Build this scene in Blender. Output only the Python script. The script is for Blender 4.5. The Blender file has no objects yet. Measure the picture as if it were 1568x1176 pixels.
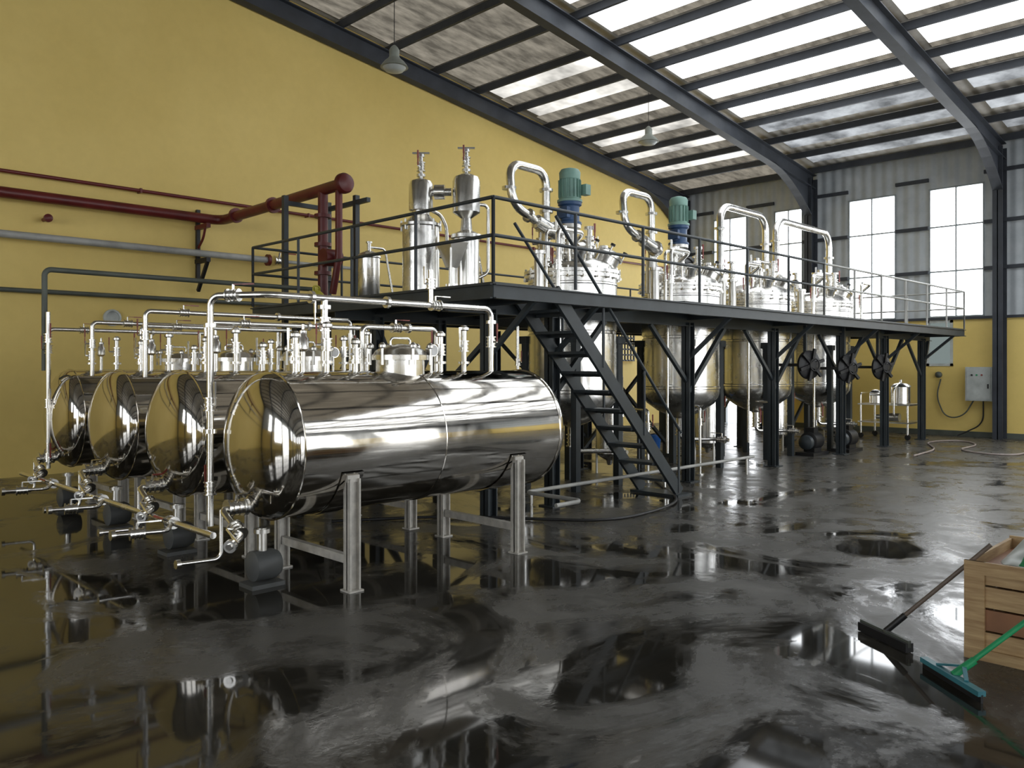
import bpy, math, random
from mathutils import Vector, Matrix
random.seed(4)
V=Vector
# ---------------------------------------------------------------- materials
def new_mat(name):
    m=bpy.data.materials.new(name); m.use_nodes=True
    nt=m.node_tree; nt.nodes.clear()
    out=nt.nodes.new('ShaderNodeOutputMaterial')
    b=nt.nodes.new('ShaderNodeBsdfPrincipled')
    nt.links.new(b.outputs[0],out.inputs[0])
    return m,nt,b,out
def noise(nt,scale,detail=4,rough=.55,vec=None,dist=0):
    n=nt.nodes.new('ShaderNodeTexNoise'); n.inputs['Scale'].default_value=scale
    n.inputs['Detail'].default_value=detail; n.inputs['Roughness'].default_value=rough
    n.inputs['Distortion'].default_value=dist
    if vec is not None: nt.links.new(vec,n.inputs['Vector'])
    return n
def ramp(nt,src,stops):
    r=nt.nodes.new('ShaderNodeValToRGB')
    el=r.color_ramp.elements
    while len(el)<len(stops): el.new(.5)
    for e,(p,c) in zip(el,stops):
        e.position=p; e.color=(c,c,c,1) if isinstance(c,(int,float)) else (*c,1)
    nt.links.new(src,r.inputs[0]); return r
def pos(nt):
    g=nt.nodes.new('ShaderNodeNewGeometry'); return g.outputs['Position']
def math_(nt,op,a,b=None,v=None):
    n=nt.nodes.new('ShaderNodeMath'); n.operation=op
    nt.links.new(a,n.inputs[0])
    if b is not None: nt.links.new(b,n.inputs[1])
    if v is not None: n.inputs[1].default_value=v
    return n.outputs[0]
def mrange(nt,src,a,b,c,d):
    g=nt.nodes.new('ShaderNodeMapRange')
    for i,v in enumerate((a,b,c,d)): g.inputs[i+1].default_value=v
    nt.links.new(src,g.inputs[0]); return g.outputs[0]
def paint(name,col,rough=.5,metal=0,var=.25,scale=3,bump=0.0,spec=.5):
    m,nt,b,o=new_mat(name)
    n=noise(nt,scale,5,vec=pos(nt))
    lo=tuple(c*(1-var) for c in col); hi=tuple(min(1,c*(1+var)) for c in col)
    r=ramp(nt,n.outputs[0],[(.3,lo),(.7,hi)])
    nt.links.new(r.outputs[0],b.inputs['Base Color'])
    b.inputs['Roughness'].default_value=rough; b.inputs['Metallic'].default_value=metal
    b.inputs['Specular IOR Level'].default_value=spec
    return m
def steel(name,col,rough,wob=.0,wscale=3,var=.06):
    m,nt,b,o=new_mat(name)
    n=noise(nt,8,4,vec=pos(nt))
    r=ramp(nt,n.outputs[0],[(.3,max(rough-var,.02)),(.7,rough+var)])
    nt.links.new(r.outputs[0],b.inputs['Roughness'])
    b.inputs['Base Color'].default_value=(*col,1); b.inputs['Metallic'].default_value=1
    if wob:
        n2=noise(nt,wscale,2,vec=pos(nt))
        bp=nt.nodes.new('ShaderNodeBump'); bp.inputs['Strength'].default_value=wob
        bp.inputs['Distance'].default_value=.05
        nt.links.new(n2.outputs[0],bp.inputs['Height']); nt.links.new(bp.outputs[0],b.inputs['Normal'])
    return m
def emit(name,col,st,var=.0,scale=.6,stretch=None,lo=.35,hi=.65):
    m=bpy.data.materials.new(name); m.use_nodes=True; nt=m.node_tree; nt.nodes.clear()
    out=nt.nodes.new('ShaderNodeOutputMaterial'); e=nt.nodes.new('ShaderNodeEmission')
    e.inputs[0].default_value=(*col,1); e.inputs[1].default_value=st
    if var:
        P=pos(nt)
        if stretch:
            mp=nt.nodes.new('ShaderNodeMapping'); mp.inputs['Scale'].default_value=stretch; nt.links.new(P,mp.inputs[0]); P=mp.outputs[0]
        n=noise(nt,scale,4,.6,vec=P)
        nt.links.new(mrange(nt,n.outputs[0],lo,hi,st*(1-var),st*(1+var)),e.inputs[1])
    nt.links.new(e.outputs[0],out.inputs[0]); return m

M_TANK=steel('tank_polished_steel',(.62,.59,.54),.09,.08,1.6,.03)
M_SS=steel('stainless_steel',(.82,.81,.78),.24,.03,5)
M_SSB=steel('brushed_stainless',(.66,.65,.62),.32)
M_DARK=paint('dark_green_grey_paint',(.035,.044,.05),.45)
M_DECK=paint('checker_plate_deck',(.05,.055,.055),.5)
M_BLACK=paint('black_rubber',(.010,.010,.011),.5)
M_RED=paint('red_pipe_paint',(.12,.014,.013),.4)
M_WHITE=paint('white_pipe_and_backlit_rail',(.36,.36,.34),.4)
M_GREYP=paint('grey_conduit',(.08,.09,.075),.5)
M_MULL=paint('window_mullion_grey',(.25,.28,.29),.5)
M_GREEN=paint('motor_green',(.21,.36,.31),.45)
M_BLUE=paint('gearbox_blue',(.03,.08,.19),.4)
M_LEG=paint('whitewashed_steel_leg',(.50,.48,.44),.4,.15,.2,14)
M_HREDH=paint('red_handle',(.25,.05,.04),.4)
M_ROOFBEAM=paint('roof_steel_paint',(.035,.04,.05),.6)
M_WIN=emit('daylight_glazing',(.94,.97,1),4.5)
M_WINS=emit('side_daylight_glazing',(.94,.97,1),3.6)
M_SKY=emit('skylight_sheet',(.93,.97,1),2.1,.45,.45)
M_SKYG=emit('skylight_sheet_gable_bay',(.97,.94,.87),.48,.75,.6,(1,1,1),.36,.62)
M_SKYW=emit('skylight_sheet_dirty',(.85,.9,.95),.30,.6,1.2)
M_SKYB=emit('roof_sheet_glow',(.95,.86,.70),.14,.45,1.6,(1,3,1),.35,.65)  # weak glow added to brighten the brown roof sheeting
M_YEL,nt,b,o=new_mat('yellow_plaster')
P=pos(nt); n=noise(nt,.5,6,.6,P); n2=noise(nt,7,5,.6,P)
r=ramp(nt,n.outputs[0],[(.3,(.72,.535,.155)),(.7,(.81,.615,.20))])
mx=nt.nodes.new('ShaderNodeMix'); mx.data_type='RGBA'; mx.blend_type='MULTIPLY'; mx.inputs[0].default_value=.12
r2=ramp(nt,n2.outputs[0],[(.35,.75),(.65,1)])
nt.links.new(r.outputs[0],mx.inputs[6]); nt.links.new(r2.outputs[0],mx.inputs[7])
nt.links.new(mx.outputs[2],b.inputs['Base Color']); b.inputs['Roughness'].default_value=.6
bp=nt.nodes.new('ShaderNodeBump'); bp.inputs['Strength'].default_value=.15; bp.inputs['Distance'].default_value=.02
nt.links.new(n2.outputs[0],bp.inputs['Height']); nt.links.new(bp.outputs[0],b.inputs['Normal'])
def corr(name,lo,hi,period,strength,metal=.3,rough=.45,ax='Y'):
    m,nt,b,o=new_mat(name); P=pos(nt)
    w=nt.nodes.new('ShaderNodeTexWave'); w.bands_direction=ax; w.inputs['Scale'].default_value=.314/period
    w.inputs['Distortion'].default_value=0; nt.links.new(P,w.inputs['Vector'])
    bp=nt.nodes.new('ShaderNodeBump'); bp.inputs['Strength'].default_value=strength; bp.inputs['Distance'].default_value=.05
    nt.links.new(w.outputs[0],bp.inputs['Height']); nt.links.new(bp.outputs[0],b.inputs['Normal'])
    n=noise(nt,2.2,6,.65,P); r=ramp(nt,n.outputs[0],[(.35,lo),(.68,hi)])
    nt.links.new(r.outputs[0],b.inputs['Base Color']); b.inputs['Roughness'].default_value=rough; b.inputs['Metallic'].default_value=metal
    return m
M_CLAD=corr('corrugated_cladding',(.40,.43,.45),(.50,.53,.55),.25,.5,.0,.5)
M_CLADX=corr('corrugated_cladding_side',(.30,.32,.33),(.38,.40,.41),.25,.5,.0,.5,'X')
M_ROOF=corr('corrugated_roof_sheet',(.38,.35,.30),(.58,.55,.50),.25,.6,.0,.6)
# wet floor
M_FLOOR,nt,b,o=new_mat('wet_concrete'); P=pos(nt)
n=noise(nt,.7,9,.64,P,1.2); n2=noise(nt,2.2,7,.65,P,.5); n3=noise(nt,1.1,5,.6,P,.3); n4=noise(nt,14,4,.6,P)
sx=nt.nodes.new('ShaderNodeSeparateXYZ'); nt.links.new(P,sx.inputs[0])
dxy=math_(nt,'SUBTRACT',sx.outputs[0],sx.outputs[1])
sxy=math_(nt,'ADD',sx.outputs[0],sx.outputs[1])
g1=mrange(nt,dxy,-3,6,-.07,.04); g2=mrange(nt,sxy,4,13,-.04,.035)
dry=math_(nt,'ADD',math_(nt,'ADD',n.outputs[0],g1),g2)
pud=ramp(nt,dry,[(.41,0),(.53,1)])
c1=ramp(nt,n3.outputs[0],[(.3,(.016,.015,.012)),(.7,(.036,.033,.027))])
c2=ramp(nt,n2.outputs[0],[(.3,(.05,.048,.042)),(.7,(.12,.115,.104))])
mx=nt.nodes.new('ShaderNodeMix'); mx.data_type='RGBA'
nt.links.new(pud.outputs[0],mx.inputs[0]); nt.links.new(c1.outputs[0],mx.inputs[6]); nt.links.new(c2.outputs[0],mx.inputs[7])
nt.links.new(mx.outputs[2],b.inputs['Base Color'])
rd=mrange(nt,n2.outputs[0],.35,.65,.20,.45)
mr=nt.nodes.new('ShaderNodeMix'); mr.data_type='FLOAT'
nt.links.new(pud.outputs[0],mr.inputs[0]); mr.inputs[2].default_value=.045; nt.links.new(rd,mr.inputs[3])
nt.links.new(mr.outputs[0],b.inputs['Roughness'])
nt.links.new(mrange(nt,pud.outputs[0],0,1,.5,.28),b.inputs['Specular IOR Level'])
b.inputs['IOR'].default_value=1.42
bp=nt.nodes.new('ShaderNodeBump'); bp.inputs['Distance'].default_value=.003
nt.links.new(pud.outputs[0],bp.inputs['Strength']); nt.links.new(n4.outputs[0],bp.inputs['Height']); nt.links.new(bp.outputs[0],b.inputs['Normal'])
# wood
M_WOOD,nt,b,o=new_mat('crate_wood'); P=pos(nt)
mp=nt.nodes.new('ShaderNodeMapping'); mp.inputs['Scale'].default_value=(3,3,40); nt.links.new(P,mp.inputs[0])
n=noise(nt,1.3,5,.6,mp.outputs[0]); r=ramp(nt,n.outputs[0],[(.3,(.30,.18,.08)),(.7,(.52,.37,.19))])
nt.links.new(r.outputs[0],b.inputs['Base Color']); b.inputs['Roughness'].default_value=.65
M_WOOD2=paint('crate_wood_dark',(.24,.11,.05),.6)
M_POLE=paint('mop_handle_grey',(.13,.10,.08),.5)
M_HOSEP=paint('hose_pale',(.30,.25,.23),.5)
M_SQG=paint('squeegee_green_plastic',(.02,.28,.11),.35)
M_SQB=paint('squeegee_blue',(.04,.18,.22),.4)
M_BUCKET=paint('bucket_blue',(.02,.16,.6),.4)
M_BOX=paint('panel_grey',(.48,.51,.49),.4)
M_YPLAS=paint('yellow_plastic',(.5,.46,.05),.4)
M_LAMPG=paint('lamp_shade_grey',(.24,.26,.23),.4)
M_FROST=emit('frosted_small_pane',(.5,.60,.58),.25)
M_VENT=emit('vent_block_daylight',(1,.78,.35),.9)
M_GAUGE=paint('gauge_face',(.7,.7,.7),.3)
M_PLAST=paint('grey_pump_body',(.08,.085,.085),.5)

# ---------------------------------------------------------------- mesh builder
def frame(d,up=None):
    d=V(d).normalized()
    u=V(up) if up else (V((0,0,1)) if abs(d.z)<.95 else V((1,0,0)))
    a=u.cross(d).normalized(); b2=d.cross(a).normalized()
    return a,b2,d
def arc(C,u,w,f,ang,t):
    R=f*math.tan(ang/2); bis=(u+w).normalized(); O=C+bis*(R/math.sin(ang/2))
    a0=(C+u*f-O); a1=(C+w*f-O); tot=a0.angle(a1); ax=a0.cross(a1)
    if ax.length<1e-9: return C
    return O+Matrix.Rotation(tot*t,3,ax.normalized())@a0
class B:
    def __init__(s,name): s.name=name; s.v=[]; s.f=[]; s.mi=[]; s.mats=[]
    def mat(s,m):
        if m not in s.mats: s.mats.append(m)
        return s.mats.index(m)
    def add(s,vs,fs,m):
        o=len(s.v); k=s.mat(m); s.v+= [tuple(v) for v in vs]
        for f in fs: s.f.append(tuple(i+o for i in f)); s.mi.append(k)
    def lathe(s,p,ax,prof,m,seg=32):
        a,b2,d=frame(ax); p=V(p); vs=[];fs=[]
        for r,t in prof:
            r=max(r,.0005)
            for i in range(seg):
                an=2*math.pi*i/seg
                vs.append(p+d*t+(a*math.cos(an)+b2*math.sin(an))*r)
        for j in range(len(prof)-1):
            for i in range(seg):
                k=(i+1)%seg
                fs.append((j*seg+i,j*seg+k,(j+1)*seg+k,(j+1)*seg+i))
        fs.append(tuple(range(seg))[::-1]); n0=(len(prof)-1)*seg
        fs.append(tuple(range(n0,n0+seg)))
        s.add(vs,fs,m)
    def cyl(s,p0,p1,r,m,seg=14,r2=None):
        p0=V(p0);p1=V(p1); L=(p1-p0).length
        if L<1e-6: return
        s.lathe(p0,p1-p0,[(r,0),(r if r2 is None else r2,L)],m,seg)
    def box(s,lo,hi,m):
        x0,y0,z0=lo;x1,y1,z1=hi
        vs=[(x0,y0,z0),(x1,y0,z0),(x1,y1,z0),(x0,y1,z0),(x0,y0,z1),(x1,y0,z1),(x1,y1,z1),(x0,y1,z1)]
        s.add(vs,[(0,3,2,1),(4,5,6,7),(0,1,5,4),(1,2,6,5),(2,3,7,6),(3,0,4,7)],m)
    def cbox(s,c,sz,m): s.box([c[i]-sz[i]/2 for i in range(3)],[c[i]+sz[i]/2 for i in range(3)],m)
    def beam(s,p0,p1,w,h,m,up=None):
        a,b2,d=frame(V(p1)-V(p0),up); p0=V(p0);p1=V(p1); vs=[]
        for p in (p0,p1):
            for x,y in ((-1,-1),(1,-1),(1,1),(-1,1)): vs.append(p+a*x*w/2+b2*y*h/2)
        s.add(vs,[(0,3,2,1),(4,5,6,7),(0,1,5,4),(1,2,6,5),(2,3,7,6),(3,0,4,7)],m)
    def ibeam(s,p0,p1,w,h,m,up=None,t=.012):
        a,b2,d=frame(V(p1)-V(p0),up); p0=V(p0);p1=V(p1)
        s.beam(p0,p1,t,h,m,up)
        for k in(-1,1): s.beam(p0+b2*k*(h/2-t/2),p1+b2*k*(h/2-t/2),w,t,m,up)
    def tube(s,pts,r,m,fil=.08,seg=12):
        pts=[V(p) for p in pts]; path=[pts[0]]
        for i in range(1,len(pts)-1):
            A,C,D=pts[i-1],pts[i],pts[i+1]; u=(A-C); w=(D-C)
            f=min(fil,u.length*.49,w.length*.49)
            u.normalize();w.normalize(); ang=u.angle(w)
            if ang>3.1 or f<1e-4: path.append(C); continue
            for k in range(7): path.append(arc(C,u,w,f,ang,k/6))
        path.append(pts[-1])
        n=len(path); tang=[]
        for i in range(n):
            t=(path[min(i+1,n-1)]-path[max(i-1,0)]).normalized(); tang.append(t)
        a,b2,_=frame(tang[0]); vs=[];fs=[]
        for i in range(n):
            if i:
                q=tang[i-1].rotation_difference(tang[i]); a=q@a
            b2=tang[i].cross(a).normalized(); a=b2.cross(tang[i]).normalized()
            for j in range(seg):
                an=2*math.pi*j/seg; vs.append(path[i]+(a*math.cos(an)+b2*math.sin(an))*r)
        for i in range(n-1):
            for j in range(seg):
                k=(j+1)%seg; fs.append((i*seg+j,i*seg+k,(i+1)*seg+k,(i+1)*seg+j))
        fs.append(tuple(range(seg))[::-1]); fs.append(tuple(range((n-1)*seg,n*seg)))
        s.add(vs,fs,m)
    def ring(s,p,ax,R,r,m,seg=24,s2=8):
        a,b2,d=frame(ax); p=V(p); vs=[];fs=[]
        for i in range(seg):
            an=2*math.pi*i/seg; e=a*math.cos(an)+b2*math.sin(an)
            for j in range(s2):
                bn=2*math.pi*j/s2; vs.append(p+e*(R+r*math.cos(bn))+d*r*math.sin(bn))
        for i in range(seg):
            for j in range(s2):
                k=(i+1)%seg;l=(j+1)%s2; fs.append((i*s2+j,k*s2+j,k*s2+l,i*s2+l))
        s.add(vs,fs,m)
    def flange(s,p,ax,r,m,t=.03):
        d=V(ax).normalized(); s.cyl(V(p)-d*t/2,V(p)+d*t/2,r,m,20)
    def valve(s,p,ax,r,m=None,hand=None,hd=(1,0,0)):
        m=m or M_SS; d=V(ax).normalized(); p=V(p)
        s.cyl(p-d*r*1.6,p+d*r*1.6,r*1.35,m,16)
        for k in(-1,1): s.flange(p+d*r*1.7*k,d,r*1.85,m,r*.35); s.flange(p+d*r*.6*k,d,r*1.65,m,r*.3)
        h=V(hd); h=(h-d*h.dot(d)).normalized()
        s.cyl(p,p+h*r*3.0,r*.35,m,8)
        q=p+h*r*3.0; s.beam(q,q+d*r*5.5,r*.5,r*.25,hand or M_SS,h)
        s.beam(q+d*r*3,q+d*r*6.3,r*.65,r*.4,hand or M_SS,h)
    def done(s,angle=38):
        me=bpy.data.meshes.new(s.name); me.from_pydata(s.v,[],s.f); me.update()
        for m in s.mats: me.materials.append(m)
        me.polygons.foreach_set('material_index',s.mi)
        me.polygons.foreach_set('use_smooth',[True]*len(s.f))
        try: me.set_sharp_from_angle(angle=math.radians(angle))
        except Exception: pass
        o=bpy.data.objects.new(s.name,me); bpy.context.collection.objects.link(o); return o

# ---------------------------------------------------------------- room shell
XW=20.5; YW=13.4; XN=-9.0; YN=-12.5; RX=5.75; EZ=6.65; SL=.125
def rz(x): return EZ+ (XW-x)*SL if x>=RX else EZ+(x-XN)*SL
s=B('floor'); s.box((XN,YN,-.15),(XW,YW,0),M_FLOOR); s.done()
def gable(s,y0,y1,m,zb=0.0):
    pts=[(XN,zb),(XW,zb),(XW,EZ),(RX,rz(RX)),(XN,EZ)]
    vs=[(x,y0,z) for x,z in pts]+[(x,y1,z) for x,z in pts]; n=5
    fs=[tuple(range(n)),tuple(range(2*n-1,n-1,-1))]+[(i,i+n,(i+1)%n+n,(i+1)%n) for i in range(n)]
    s.add(vs,fs,m)
s=B('wall_left'); gable(s,YW,YW+.2,M_YEL); s.done()
wi=[0]
def wname():
    wi[0]+=1; return 'window_%d'%wi[0]
s=B('wall_right'); gable(s,YN-.2,YN,M_CLADX,5.4)
sops=[(-7.5,-5.5,2.6),(-3.5,-1.5,2.6),(.3,4.3,0),(5.6,6.8,2.6),(8.2,14.8,0),(16.3,18.7,0)]
xx=[XN]+[v for w in sops for v in w[:2]]+[XW]
for i in range(0,len(xx),2): s.box((xx[i],YN-.2,2.6),(xx[i+1],YN,5.4),M_CLADX); s.box((xx[i],YN-.2,0),(xx[i+1],YN,2.6),M_YEL)
for a_,b_,zb in sops:
    if zb: s.box((a_,YN-.2,0),(b_,YN,zb),M_YEL)
s.done()
dk=1
for a_,b_,zb in sops:
    if zb: s=B(wname())
    else: dk+=1; s=B('door_%d'%(dk+1))
    s.box((a_+.01,YN-.12,zb+.01),(b_-.01,YN-.1,5.39),M_WINS)
    for k in range(1,5): z=zb+(5.4-zb)*k/5; s.box((a_+.01,YN-.08,z-.03),(b_-.01,YN-.02,z+.03),M_MULL)
    s.box(((a_+b_)/2-.03,YN-.08,zb+.01),((a_+b_)/2+.03,YN-.02,5.39),M_MULL); s.done()
COL=[13.25,9.45,5.15,.85,-3.45,-7.75,-12.05]
wins=[(5.50,6.67),(7.41,8.56),(9.75,10.55),(11.35,12.4)]
for c in COL[3:-1]: wins+=[(c+.35,c+1.5),(c+2.2,c+3.4)]
wins=sorted(set(wins)); WZ0,WZ1=2.725,5.74
door=(10.9,12.1)
s=B('wall_back')
ys=[YN]+[v for w in wins for v in w]+[YW]
for i in range(0,len(ys),2): s.box((XW,ys[i],WZ0),(XW+.12,ys[i+1],WZ1),M_CLAD)
s.box((XW,YN,WZ1),(XW+.12,YW,EZ),M_CLAD)
sw=(6.15,6.72,1.6,2.66)
s.box((XW,YN,0),(XW+.2,sw[0],WZ0),M_YEL); s.box((XW,sw[1],0),(XW+.2,door[0],WZ0),M_YEL); s.box((XW,door[1],0),(XW+.2,YW,WZ0),M_YEL)
s.box((XW,sw[0],0),(XW+.2,sw[1],sw[2]),M_YEL); s.box((XW,sw[0],sw[3]),(XW+.2,sw[1],WZ0),M_YEL)
s.box((XW,door[0],2.35),(XW+.2,door[1],WZ0),M_YEL)
s.done()
for i,w in enumerate(wins):
    s=B(wname())
    s.box((XW+.06,w[0],WZ0),(XW+.08,w[1],WZ1),M_WIN)
    for z in (WZ0+.02,3.79,4.83,WZ1-.02): s.box((XW-.03,w[0],z-.016),(XW+.05,w[1],z+.016),M_MULL)
    for y in (w[0]+.02,w[1]-.02,(w[0]+w[1])/2): s.box((XW-.02,y-.014,WZ0),(XW+.05,y+.014,WZ1),M_MULL)
    s.done()
s=B(wname()); s.box((XW+.05,sw[0],sw[2]),(XW+.07,sw[1],sw[3]),M_FROST)
for y in (sw[0]+.03,sw[1]-.03): s.box((XW-.02,y-.03,sw[2]),(XW+.05,y+.03,sw[3]),M_BOX)
for z in (sw[2]+.03,sw[3]-.03): s.box((XW-.02,sw[0],z-.03),(XW+.05,sw[1],z+.03),M_BOX)
s.done()
s=B('door_1'); s.box((XW+.15,door[0]+.01,0.01),(XW+.18,door[1]-.01,2.34),M_WIN)
for y in (door[0]+.04,door[1]-.04): s.box((XW+.02,y-.035,0.01),(XW+.14,y+.035,2.34),M_DARK)
s.box((XW+.02,door[0]+.01,2.27),(XW+.14,door[1]-.01,2.34),M_DARK); s.done()
s=B('trim_1'); s.box((XW-.06,YN,WZ0-.06),(XW-.001,YW,WZ0),M_ROOFBEAM); s.done()
s=B('trim_2')
for z in (3.79,4.83,5.95):
    for i in range(0,len(ys),2): s.box((XW-.07,ys[i],z-.04),(XW-.002,ys[i+1],z+.04),M_ROOFBEAM)
s.done()
s=B('baseboard_back'); s.box((XW-.02,YN,0),(XW-.001,door[0]-.05,.12),M_GREYP); s.done()
s=B('wall_front'); ops=[(-11,-9.4,2.6,5.4),(-7,-5.2,2.6,5.4),(-3.4,-1.8,2.6,5.4),(1.0,4.4,0,5.0),(5.0,8.2,1.2,5.4),(9.6,10.8,2.6,5.4)]
yy=[YN]+[v for w in ops for v in w[:2]]+[YW]
for i in range(0,len(yy),2): s.box((XN-.2,yy[i],0),(XN,yy[i+1],2.6),M_YEL); s.box((XN-.2,yy[i],2.6),(XN,yy[i+1],5.4),M_CLAD)
s.box((XN-.2,YN,5.4),(XN,YW,EZ),M_CLAD)
for a_,b_,zb,zt in ops:
    if zb: s.box((XN-.2,a_,0),(XN,b_,zb),M_YEL)
    if zt<5.4: s.box((XN-.2,a_,zt),(XN,b_,5.4),M_CLAD)
s.done()
for i,(a_,b_,zb,zt) in enumerate(ops):
    s=B(wname() if zb else 'door_2'); s.box((XN-.15,a_,zb+.01),(XN-.12,b_,zt),M_WINS)
    for k in range(1,4):
        z=zb+(zt-zb)*k/4; s.box((XN-.1,a_,z-.04),(XN-.02,b_,z+.04),M_GREYP)
    for k in range(1,3):
        y=a_+(b_-a_)*k/3; s.box((XN-.1,y-.04,zb+.01),(XN-.02,y+.04,zt),M_GREYP)
    s.done()
# roof
s=B('ceiling')
for x0,x1 in ((XN,RX),(RX,XW)):
    z0=rz(x0);z1=rz(x1)
    vs=[(x0,YN,z0),(x1,YN,z1),(x1,YW+.2,z1),(x0,YW+.2,z0)]; vs+=[(a,b_,c+.06) for a,b_,c in vs]
    s.add(vs,[(0,3,2,1),(4,5,6,7),(0,1,5,4),(1,2,6,5),(2,3,7,6),(3,0,4,7)],M_ROOF)
s.done()
PUR=[XW-.25-1.16*i for i in range(0,30)]
s=B('roof_purlins')
for x in PUR:
    if x<XN+.2: continue
    z=rz(x)-.09
    s.box((x-.03,YN,z-.07),(x+.03,YW,z+.07),M_ROOFBEAM)
s.done()
s=B('skylight_panels')
def sky(x0,x1,y0,y1,m):
    vs=[(x0,y0,rz(x0)-.012),(x1,y0,rz(x1)-.012),(x1,y1,rz(x1)-.012),(x0,y1,rz(x0)-.012)]
    s.add(vs,[(0,3,2,1)],m)
bays=[(-12.4,-7.9),(-7.6,-3.6),(-3.3,.7),(1.0,5.0),(5.3,9.3)]
for i in range(0,20):
    xb,xa=PUR[i]-.05,PUR[i+1]+.05
    if xa<RX+.1: break
    strong = 3<=i<=8
    for (y0,y1) in bays:
        if strong: sky(xa+.02,xb-.20,y0,y1,M_SKY); sky(xb-.19,xb-.02,y0,y1,M_SKYB)
        elif i<3: sky(xa+.2,xb-.3,y0+.1,y1-.1,M_SKYW)
        else: sky(xa,xb,y0,y1,M_SKYB)
    if 1<=i<=6: sky(xa+.06,xb-.40,9.6,13.1,M_SKYG); sky(xb-.39,xb,9.6,13.2,M_SKYB)
    else: sky(xa,xb,9.6,13.2,M_SKYB)
s.done()
for c in COL:
    s=B('portal_frame')
    s.ibeam((XW-.2,c,0),(XW-.2,c,EZ-.25),.2,.34,M_ROOFBEAM,(1,0,0),.02)
    s.ibeam((XN+.2,c,0),(XN+.2,c,EZ-.25),.2,.34,M_ROOFBEAM,(1,0,0),.02)
    for x0,x1 in ((XW-.1,RX),(XN+.1,RX)):
        s.ibeam((x0,c,rz(x0)-.34),(x1,c,rz(x1)-.34),.2,.36,M_ROOFBEAM,None,.02)
        sg=1 if x1<x0 else -1
        pts=[]
        N=8
        for k in range(N+1):
            t=k/N; x=x0-sg*(.25+2.2*t); zz=rz(x)-.5-(1-t)**2.2*.75; pts.append(V((x,c,zz)))
        for k in range(N):
            a_,b_=pts[k],pts[k+1]; s.beam(a_,b_,.2,.025,M_ROOFBEAM)
            vs=[]
            for q in (a_,b_):
                for dy in(-.012,.012): vs+= [(q.x,q.y+dy,q.z),(q.x,q.y+dy,rz(q.x)-.45)]
            s.add(vs,[(0,1,5,4),(2,6,7,3)],M_ROOFBEAM)
    s.done()
s=B('vent_block_grille'); gx0,gx1,gz0,gz1=17.35,18.0,1.75,2.5
s.box((gx0,YW-.03,gz0),(gx1,YW-.005,gz1),M_VENT)
for k in range(6): x=gx0+(gx1-gx0)*k/5; s.box((x-.02,YW-.08,gz0-.02),(x+.02,YW-.03,gz1+.02),M_DARK)
for k in range(6): z=gz0+(gz1-gz0)*k/5; s.box((gx0,YW-.08,z-.02),(gx1,YW-.03,z+.02),M_DARK)
s.done()
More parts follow.
